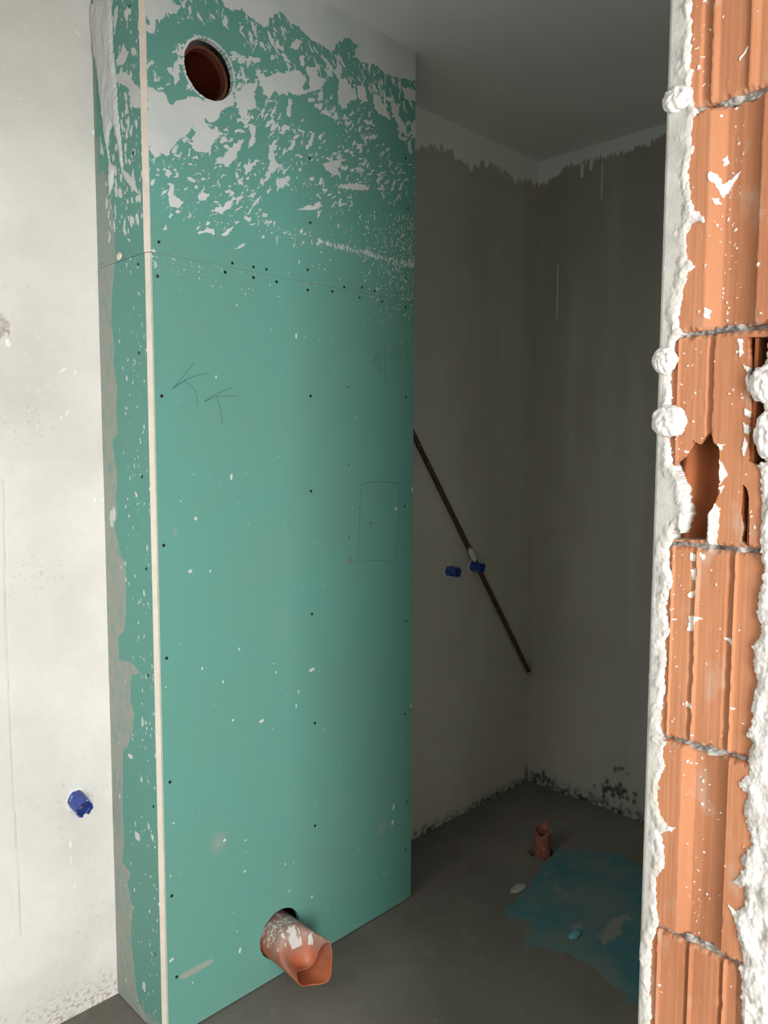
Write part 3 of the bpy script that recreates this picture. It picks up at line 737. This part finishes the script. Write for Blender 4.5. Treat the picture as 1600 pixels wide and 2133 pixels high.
FILM = [[(860, 450), (920, 345), (955, 390), (920, 470), (870, 490)], [(860, 560), (900, 520), (960, 560), (1000, 620), (1040, 660), (1040, 800), (970, 790), (960, 660), (930, 640), (870, 610)], [(740, 1000), (775, 1160), (745, 1140)], [(900, 1250), (950, 1280), (1000, 1360), (1040, 1450), (980, 1400), (920, 1320)], [(1000, 1470), (1045, 1440), (1040, 1500)], [(945, 1170), (975, 1200), (960, 1230)], [(930, 1755), (965, 1775), (965, 1800)], [(895, 1600), (908, 1590), (900, 1640)], [(850, 60), (875, 40), (870, 120), (850, 260), (840, 180)]]
for nm, z0, z1 in (('side_board', SEAM + .0006, CEIL), ('side_board', .004, SEAM - .0006)):
    u, v = grid(BOX_F + EDGE, WALL_B, z0, z1, .0018)
    fd = Field(u, v, 3.0, 177, .01)
    h = .0002 * fbm(u / .05, v / .05, 3, 2)
    if z0 > 1:
        tk = np.full(u.shape, -1.0)
        for po in THICK:
            pts = [CZ(*p) for p in po]; fd.poly(pts); tk = np.maximum(tk, poly_sdf(fd.wu, fd.wv, pts))
        for po in FILM: fd.poly([CZ(*p) for p in po])
        for i in range(420):
            zz = rng.uniform(z0 + .06, z1); uu = rng.uniform(BOX_F, WALL_B - .05)
            ra = .003 + .012 * rng.uniform() ** 3
            fd.blob(uu, zz, ra * rng.uniform(.35, .6), ra, rng.uniform(-.7, .3))
        h += np.where(tk > 0, np.minimum(tk * .5, .005) + .0026 * fbm(u / .03, v / .06, 8, 3) + .0006 * fbm(u / .006, v / .008, 9, 3), 0)
        film = fbm(u / .006, v / .006, 311, 2)
        fd.f = np.where((fd.f > 0) & (tk < .002), fd.f + np.minimum(0, .5 + film), fd.f)
        dd = .55 * np.clip((.018 - (WALL_B - u) + .012 * fbm(u / .02, v / .05, 7, 3)) / .004, 0, 1)
        dd = np.maximum(dd, .75 * np.clip(poly_sdf(fd.wu, fd.wv, band_poly) / .002, 0, 1))
        dd = np.maximum(dd, .7 * np.clip(poly_sdf(fd.wu, fd.wv, [CZ(*p) for p in [(730, 1300), (760, 1250), (790, 1300), (800, 1450), (840, 1560), (850, 1700), (860, 1950), (700, 1950), (700, 1300)]]) / .003, 0, 1))
    else:
        sd = poly_sdf(fd.wu, fd.wv, band_poly)
        dd = np.clip(sd / .002, 0, 1) * np.clip(.85 + .5 * fbm(u / .02, v / .04, 15, 3), .1, .95)
        h += .0008 * np.clip(sd / .004, 0, 1)
        for i in range(240):
            fd.blob(BOX_F + EDGE + abs(rng.normal(.05, .05)), rng.uniform(.02, SEAM), rng.uniform(.0012, .004) * .8, rng.uniform(.0015, .006), rng.uniform(-.2, .2))
        for (x, y, a, b) in [(233, 1080, 6, 20), (325 / 1, 1240, 3, 8), (238, 1070, 5, 16), (300, 1235, 3, 8), (310, 1722, 3, 9), (300, 2055, 5, 12), (286, 1742, 8, 10), (318, 1745, 4, 7), (307, 1142, 3, 5), (271, 1575, 8, 5), (297, 1505, 3, 12), (250, 1658, 3, 5)]:
            p = S3(x, y); fd.blob(p[0], p[1], a * .0016, b * .0011, 0)
        dd = np.maximum(dd, .6 * np.clip(1.3 - v / .04 + .8 * fbm(u / .02, v / .02, 3, 3), 0, 1) * (v < .08))
    h += .0007 * np.clip(fd.f + .3, 0, 1)
    sb = relief(nm, u, v, h, to_s, M['board'], box, {'plaster': fd.f, 'dirt': dd, 'dirt2': np.zeros_like(u)}, depth=.0125)
    sb['label'] = 'narrow side board, thick plaster running down its corner' if z0 > 1 else 'narrow side board with a grey mortar band by the wall'
    if z0 > 1: side_top = sb
    else: side_low = sb
    # raw edge strip of the front board
    n = 90
    zs = np.linspace(z0, z1, n)
    off = .0005 * pnoise(zs / .08, zs * 0 + z0, 3) + .0003 * pnoise(zs / .02, zs * 0 + z0, 4)
    dx = -.0006 if z0 > 1 else .0010
    V = []
    for z, w in zip(zs, off):
        V += [(BOX_L + .0006 + dx + w, BOX_F - .0009, z), (SIDE_X - .0007 + dx + w, BOX_F + EDGE, z), (BOX_L + .011, BOX_F + EDGE, z), (BOX_L + .011, BOX_F + .004, z)]
    Fc = []
    for i in range(n - 1):
        for k in range(4):
            Fc.append((i * 4 + k, i * 4 + (k + 1) % 4, i * 4 + 4 + (k + 1) % 4, i * 4 + 4 + k))
    Fc += [(3, 2, 1, 0), tuple((n - 1) * 4 + k for k in range(4))]
    obj('raw_edge', V, Fc, M['gypsum'], box, smooth=False)['label'] = 'cream raw gypsum edge of the front board'
# far side of the boxing
u, v = grid(BOX_F + .0125, WALL_B, .004, CEIL, .02)
relief('side_board', u, v, np.zeros_like(u), lambda u, v, h: (BOX_R + h, u, v), M['board'], box, {'plaster': np.full(u.shape, -5.), 'dirt': np.zeros_like(u), 'dirt2': np.zeros_like(u)}, depth=.0125)

# screws
SV, SF = [], []
for rr, dy in ((.0042, -.0002), (.0040, -.0007), (.0026, -.0006), (.0012, -.0001)):
    for k in range(10):
        a = 2 * math.pi * k / 10
        SV.append((rr * math.cos(a), dy, rr * math.sin(a)))
for j in range(3):
    for k in range(10):
        SF.append((j * 10 + k, j * 10 + (k + 1) % 10, j * 10 + 10 + (k + 1) % 10, j * 10 + 10 + k))
SF.append(tuple(30 + k for k in range(10)))
sm = bpy.data.meshes.new('screw'); sm.from_pydata(SV, [], SF); sm.materials.append(M['screw'])


def screw(parent, loc, side=False, s=1.0):
    o = bpy.data.objects.new('screw', sm)
    COL.objects.link(o)
    o.parent = parent
    o.location = Vector(loc)
    if side: o.rotation_euler = (0, 0, -math.pi / 2)
    o.scale = (s, 1, s)


for x, y in [(337, 825), (341, 1136), (347, 1371), (354, 1629), (358, 1866), (368, 2035), (647, 825), (648, 1023), (650, 1279), (656, 1506), (656, 1720), (846, 827), (843, 1055), (846, 1294), (843, 1487), (848, 1670), (845, 1770),
             (469, 567), (528, 578), (576, 587), (641, 604), (692, 607), (749, 620), (796, 628), (328, 575), (845, 640)]:
    p = on(x, y, 1, BOX_F); screw(low, (p[0], BOX_F, p[2]), s=.95 if x < 700 else .8)
for x, y in [(725, 806), (727, 967), (727, 1120)]:
    p = on(x, y, 1, BOX_F); screw(low, (p[0], BOX_F, p[2]), s=.5)
for x, y in [(484, 548), (528, 556), (555, 561), (641, 562), (717, 598), (754, 599), (780, 606), (331, 504), (643, 148), (841, 184), (845, 330), (850, 434), (645, 330), (646, 464), (846, 580)]:
    p = on(x, y, 1, BOX_F); screw(top, (p[0], BOX_F, p[2]), s=.85)
for x, y, pr in [(290, 735, 0), (296, 993, 0), (288, 551, 0), (305, 1185, 0), (309, 1407, 0), (320, 1680, 0), (323, 1988, 0), (270, 14, 1), (285, 460, 1), (278, 318, 1)]:
    p = on(x, y, 0, SIDE_X); screw(side_top if pr else side_low, (SIDE_X, p[1], p[2]), True, .95)


# pencil marks on the lower board
def strokes(name, lines, width, parent, mat):
    V, Fc = [], []
    for ln in lines:
        P = np.array([B3(300 + x / 2.7586, 680 + y / 2.7586) for x, y in ln])
        for a, b in zip(P[:-1], P[1:]):
            d = b - a; L_ = np.linalg.norm(d) + 1e-9; nrm = np.array([-d[1], d[0]]) / L_ * width / 2
            i = len(V)
            for q in (a + nrm, a - nrm, b - nrm, b + nrm):
                V.append((q[0], BOX_F - .00035, q[1]))
            Fc.append((i, i + 1, i + 2, i + 3))
    return obj(name, V, Fc, mat, parent, smooth=False)


def arc(pts, n=6):
    pts = np.array(pts, float); out = []
    t = np.linspace(0, len(pts) - 1, n * (len(pts) - 1) + 1)
    for k in t:
        i = min(int(k), len(pts) - 2); f = k - i
        p0 = pts[max(i - 1, 0)]; p1 = pts[i]; p2 = pts[i + 1]; p3 = pts[min(i + 2, len(pts) - 1)]
        out.append(tuple(.5 * ((2 * p1) + (-p0 + p2) * f + (2 * p0 - 5 * p1 + 4 * p2 - p3) * f * f + (-p0 + 3 * p1 - 3 * p2 + p3) * f ** 3)))
    return out


PEN = {
    'upper pencil arrow': ('pencil_arrow', [[(290, 207), (165, 357)], arc([(165, 357), (230, 312), (300, 282), (368, 268)]), arc([(228, 312), (280, 350), (302, 400), (307, 450)]), arc([(165, 357), (240, 305)])]),
    'lower pencil arrow': ('pencil_arrow', [arc([(345, 433), (420, 385), (505, 352)]), [(412, 401), (545, 397)], [(345, 433), (412, 403)], arc([(418, 400), (438, 480), (449, 560)])]),
    'pencilled figure 1 of 18': ('pencil_figure', [[(1306, 217), (1332, 160)], [(1332, 160), (1326, 222)]]),
    'pencilled figure 8': ('pencil_figure', [arc([(1356, 158), (1338, 165), (1340, 185), (1356, 205), (1360, 235), (1350, 248), (1342, 232), (1352, 205), (1364, 178), (1356, 158)])]),
    'pencilled upright bar': ('pencil_line', [[(1387, 95), (1385, 318)]]),
    'pencilled figure 1 of 153': ('pencil_figure', [[(1412, 178), (1438, 110)], [(1440, 105), (1434, 188)]]),
    'pencilled figure 5': ('pencil_figure', [arc([(1480, 112), (1460, 118), (1458, 140), (1478, 140), (1474, 162), (1450, 176)])]),
    'pencilled figure 3': ('pencil_figure', [arc([(1488, 98), (1514, 92), (1500, 125), (1498, 140), (1512, 160), (1505, 190), (1498, 208)])]),
    'pencilled rectangle': ('pencil_rectangle', [arc([(1228, 920), (1290, 897), (1380, 892), (1468, 902)]), arc([(1468, 902), (1468, 1000), (1462, 1150), (1444, 1338)]), arc([(1444, 1342), (1330, 1345), (1226, 1354)]), arc([(1246, 935), (1240, 1080), (1228, 1354)])]),
    'pencilled cross': ('pencil_cross', [arc([(1280, 1140), (1310, 1128), (1345, 1120)]), [(1307, 1108), (1306, 1168)]]),
}
for lb, (nm, ls) in PEN.items():
    strokes(nm, ls, .00085, low, M['pencil'])['label'] = lb
# joint line between the boards is the open seam itself; a backing strip closes it
boxes('joint_backing', [(BOX_L + .012, BOX_R - .002, BOX_F + .003, BOX_F + .012, SEAM - .01, SEAM + .01), ], M['gypsum'], box)
boxes('joint_backing', [(BOX_L + .004, BOX_L + .012, BOX_F + EDGE, WALL_B - .001, SEAM - .01, SEAM + .01)], M['gypsum'], box)
# little chip stuck on the side
p = on(251, 534, 0, SIDE_X)
blob('plaster_chip', (SIDE_X - .003, p[1], p[2]), .004, .013, .009, M['gypsum'], side_low, 9, .3, 20)


# ------------------------------------------------------------------ pipes
def tube(name, c, R, r, L, mat, parent, n=40, rings=10, end=None, axis='y', field=None, seed=0, at_parent=None):
    """open pipe running from c towards -y (or +z), with wall thickness; end(theta, t)->(radial factor, extra length)"""
    V, A, Fc = [], [], []
    path = [(R, t) for t in np.linspace(0, 1, rings)] + [(r, t) for t in np.linspace(1, 0, rings)]
    for rad, t in path:
        for i in range(n):
            a = 2 * math.pi * i / n
            k, ex = end(a, t) if end else (1.0, 0.0)
            x, z, d = rad * k * math.cos(a), rad * k * math.sin(a), L * t + ex
            V.append((c[0] + x, c[1] - d, c[2] + z) if axis == 'y' else (c[0] + x, c[1] + z, c[2] + d))
    m = len(path)
    for j in range(m):
        for i in range(n):
            a = j * n + i; b = j * n + (i + 1) % n
            a2 = ((j + 1) % m) * n + i; b2 = ((j + 1) % m) * n + (i + 1) % n
            Fc.append((a, a2, b2, b) if axis == 'y' else (a, b, b2, a2))
    at = {}
    if field: at = field(np.array(V))
    o = obj(name, V, Fc, mat, parent, attrs=at)
    o.data.set_sharp_from_angle(angle=math.radians(45))
    return o


# upper pipe, set back behind the board
cu, cv, cr = HOLE_U
up_pipe = thing('vent_pipe', 'red-brown pipe socket set inside the round hole near the ceiling', 'pipe', (cu, BOX_F + .12, cv))


def up_field(V):
    f = 4 * fbm(V[:, 0] / .012 + V[:, 1] / .02, V[:, 2] / .012, 5, 2) - 2.9
    return {'plaster': np.where(V[:, 2] > cv + .01, f, -5)}


tube('socket_lip', (cu + .002, BOX_F + .045, cv - .003), .0630, .0560, .022, M['lip'], up_pipe, 56, 4, field=up_field)
tube('pipe_bore', (cu + .002, WALL_B - .004, cv - .003), .0575, .0545, WALL_B - .004 - BOX_F - .040, M['pipe_in'], up_pipe, 56, 24, field=up_field)
bk = tube('bore_end', (cu + .002, WALL_B - .001, cv - .003), .0572, .001, .004, M['pipe_in'], up_pipe, 40, 2, field=up_field)

# lower pipe, heat-crushed end
cu, cv, cr = HOLE_L
LP = .205
RP = .0555
pc = (cu - .002, BOX_F + .06, cv - .0075)
lo_pipe = thing('drain_pipe', 'orange drain pipe sticking out above the floor, its end crushed and folded', 'pipe', (pc[0], BOX_F, pc[2]))


def lo_field(V):
    topness = (V[:, 2] - pc[2]) / RP
    f = 3.6 * fbm(V[:, 0] / .016, V[:, 1] / .016, 5, 4) - 2.6 + 1.1 * np.clip(topness, 0, 1)
    f = np.maximum(f, 2.6 * np.exp(-((V[:, 0] - pc[0] + .006) / .016) ** 2 - ((V[:, 1] - BOX_F + .070) / .022) ** 2) - 1.2 + 1.6 * fbm(V[:, 0] / .010, V[:, 1] / .010, 15, 3))
    f = np.maximum(f, 2.6 * np.exp(-((V[:, 1] - BOX_F + .02) / .03) ** 2) - 2.7 + 2.4 * fbm(V[:, 0] / .005, V[:, 1] / .005, 18, 3))
    dd = np.clip(.34 + .6 * topness + .5 * fbm(V[:, 0] / .03, V[:, 1] / .03, 8, 3), 0, .75)
    return {'plaster': np.where(topness > .1, f, -4), 'dirt': dd}


n, m = 220, 150
PHI = math.radians(116)                      # side of the mouth that is folded in
dN = np.array([math.cos(PHI), math.sin(PHI)]); dC = np.array([math.sin(PHI), -math.cos(PHI)])
V = []
for j in range(m):
    t = j / (m - 1)
    S = min(1.0, max(0.0, (t - .50) / .50)); S = S * S * (3 - 2 * S)
    for i in range(n):
        rel = 2 * math.pi * i / n
        rel = (rel + math.pi) % (2 * math.pi) - math.pi
        c_, s_ = math.cos(rel), math.sin(rel)
        dep = c_
        if c_ > 0:
            dep = (1 - S) * c_ + S * (-.80 * c_ ** 4.5)
        s2 = s_ * (1 + .10 * S)
        x, z = RP * (dN * dep + dC * s2)
        far = math.exp(-((abs(rel) - math.pi) / .5) ** 2)
        x2, z2 = RP * .16 * S * far * -dN
        ex = S * (.020 * far - .036 * math.exp(-(rel / 1.0) ** 4) + .004 * math.sin(3 * rel))
        V.append((pc[0] + x + x2, pc[1] - LP * t - ex, pc[2] + z + z2))
Fc = [(j * n + i, (j + 1) * n + i, (j + 1) * n + (i + 1) % n, j * n + (i + 1) % n) for j in range(m - 1) for i in range(n)]
pb = obj('pipe_body', V, Fc, M['pipe'], lo_pipe, attrs=lo_field(np.array(V)))
sol = pb.modifiers.new('wall', 'SOLIDIFY'); sol.thickness = .0032; sol.offset = 0.0

# stub in the floor
st = thing('pipe_stub', 'small reddish pipe stub with broken rim standing up from the floor', 'pipe', (STUB[0], STUB[1], -.055))


def jag(a, t):
    e = .026 * math.exp(-(((a - .35 + math.pi) % (2 * math.pi) - math.pi) / .8) ** 2) + .006 * math.sin(5 * a) + .004 * math.sin(11 * a + 1)
    return 1.0, e * max(0, (t - .6) / .4)


tube('stub_body', (STUB[0], STUB[1], -.058), .0285, .0255, .135, M['terracotta'], st, 36, 12, jag, 'z')


# blue sleeves in the walls
def sleeve(label, c, R, L, seed, ring_mat, tilt=0.0):
    t = thing('pipe_sleeve', label, 'pipe sleeve', (c[0], c[1], c[2]), 'blue pipe sleeves in the walls')
    rs = np.random.default_rng(seed)
    w = rs.uniform(-1, 1, 12)

    def rag(a, tt):
        i = int(a / (2 * math.pi) * 12) % 12
        bite = .05 * L * w[i] + .03 * L * math.sin(9 * a + seed) - (.12 * L if i in (2 + seed % 3, 9) else 0)
        k = 1 + .025 * math.cos(6 * a)
        return k, bite * max(0, (tt - .8) / .2)
    tube('sleeve_body', (c[0], c[1] + .02, c[2]), R, R - .003, L + .02, M['blue'], t, 48, 14, rag)

    def ruff(a, tt):
        return 1 + .16 * math.sin(3 * a + seed) * .5 + .12 * math.sin(7 * a + 2 * seed) * .6, 0
    tube('plaster_collar', (c[0], c[1] + .01, c[2]), R * 1.28, R * .96, .0125, ring_mat, t, 40, 3, ruff)
    # dark plug deep inside
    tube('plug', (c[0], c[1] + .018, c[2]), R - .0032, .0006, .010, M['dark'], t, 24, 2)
    rot = Matrix.Translation(Vector(c)) @ Matrix.Rotation(tilt, 4, 'X') @ Matrix.Translation(-Vector(c))
    for ch in bpy.data.objects:
        if ch.parent == t and ch.name.split('.')[0] != 'plaster_collar':
            ch.data.transform(rot)
    return t


c = on(158, 1664, 1, WALL_B)
sleeve('blue plastic sleeve with ragged rim poking from the white wall left of the boxing', (c[0], WALL_B, c[2]), .0215, .050, 3, M['wall'], math.radians(11))
c = on(933, 1189, 1, WALL_B)
sleeve('blue plastic sleeve on the dark rear wall, left of the leaning rod', (c[0], WALL_B, c[2]), .0185, .050, 5, M['backwall'])
c = on(983, 1180, 1, WALL_B)
sleeve('blue plastic sleeve smeared with plaster, right in front of the leaning rod', (c[0], WALL_B, c[2]), .0185, .052, 8, M['blob'])

# leaning rod
ra_ = np.array(on(863, 908, 1, WALL_B - .012)); rb_ = np.array(on(1106, 1408, 1, WALL_B - .012))
dr_ = (rb_ - ra_) / np.linalg.norm(rb_ - ra_)
ra_ = ra_ - dr_ * ((ra_[0] - BOX_R - .02) / dr_[0])
rb_ = rb_ - dr_ * max(0, (rb_[0] - (WALL_R - .012)) / dr_[0])
rod = thing('steel_rod', 'long rusty steel rod leaning diagonally across the dark rear wall', 'rod', tuple(rb_))
q = Vector(dr_).to_track_quat('Z', 'Y').to_matrix()
V, Fc = [], []
Lr = float(np.linalg.norm(rb_ - ra_)); n = 12; m = 60
for j in range(m + 1):
    rr = .0092 * (1 + .04 * math.sin(j * 1.7))
    if j in (0, m): rr *= .8
    for i in range(n):
        a = 2 * math.pi * i / n
        pnt = Vector(ra_) + q @ Vector((rr * math.cos(a), rr * math.sin(a), Lr * j / m))
        V.append(pnt)
for j in range(m):
    for i in range(n):
        Fc.append((j * n + i, j * n + (i + 1) % n, j * n + n + (i + 1) % n, j * n + n + i))
Fc += [tuple(range(n))[::-1], tuple(m * n + i for i in range(n))]
obj('rod_body', [tuple(p) for p in V], Fc, M['rod'], rod)
p1, p2 = on(978, 1146, 1, WALL_B - .022), on(990, 1166, 1, WALL_B - .022)
pm = (p1 + p2) / 2
lump = blob('plaster_lump', (0, 0, 0), .008, .0125, .036, M['blob'], None, 3, .18, 24)
lump.data.transform(Matrix.Translation(Vector(pm)) @ Matrix.Rotation(math.atan2(dr_[0], -dr_[2]) * -1, 4, 'Y') @ Matrix.Rotation(math.pi / 2, 4, 'Z'))
lump.parent = rod; lump.matrix_parent_inverse = Matrix.Translation(-Vector(rb_))
lump['label'] = 'white plaster lump'
tip = blob('rod_tip', tuple(rb_ - dr_ * .006), .011, .010, .012, M['mortar'], rod, 4, .1, 16)

# ------------------------------------------------------------------ dried spill and crumbs on the floor
SP = [(1142, 1793), (1156, 1777), (1180, 1767), (1219, 1767), (1246, 1773), (1295, 1781), (1317, 1793), (1339, 1810), (1372, 1850), (1400, 1910), (1410, 1980), (1400, 2060), (1370, 2110), (1330, 2092), (1306, 2077), (1300, 2064), (1262, 2042), (1240, 2014), (1208, 1998), (1169, 1982), (1137, 1975), (1093, 1975), (1094, 1954), (1112, 1935), (1104, 1919), (1052, 1908), (1050, 1900), (1068, 1880), (1085, 1859), (1104, 1845), (1120, 1818)]
sp = np.array([on(x, y, 2, 0.0)[:2] for x, y in SP])
u, v = grid(sp[:, 0].min() - .03, sp[:, 0].max() + .03, sp[:, 1].min() - .03, sp[:, 1].max() + .03, .005)
sd = poly_sdf(u + .012 * fbm(u / .04, v / .04, 3, 4), v + .012 * fbm(u / .04, v / .04, 6, 4), sp)
fg = Field(u, v, 10, 5, .03)
for po in [[(1250, 1955), (1262, 1930), (1280, 1912), (1310, 1905), (1315, 1915), (1290, 1925), (1295, 1948), (1275, 1955), (1260, 1975)], [(1190, 1930), (1210, 1925), (1212, 1935), (1195, 1940)]]:
    fg.poly([on(x, y, 2, 0.0)[:2] for x, y in po])
relief_o = relief('dried_spill', u, v, .0006 + .0012 * np.clip(sd / .03, 0, 1) + .0006 * fbm(u / .03, v / .03, 2, 3), lambda u, v, h: (u, v, h), M['spill'], None, {'plaster': np.minimum(fg.f * .5, 2.0)}, sd, depth=.0005)
relief_o['label'] = 'large irregular patch of dried teal compound on the dark floor'
relief_o['category'] = 'spill'


def crumb(x, y, rx, ry, rz, label, mat, seed):
    p = on(x, y, 2, 0.0)
    o = blob('plaster_crumb', (0, 0, 0), rx, ry, rz, mat, None, seed, .35, 18)
    o.location = (p[0], p[1], rz * .75)
    o['label'] = label; o['category'] = 'rubble'
    return o


crumb(1080, 1851, .036, .017, .0035, 'flat pale plaster flake beside the teal patch', material('dull_flake', (.40, .39, .36), rough=.95), 5)
c2 = crumb(1198, 1950, .026, .013, .005, 'bright teal crumb of dried compound lying on the teal patch', material('teal_crumb', (0.16, 0.42, 0.46), rough=.7), 6)
c2.location.z += .0015
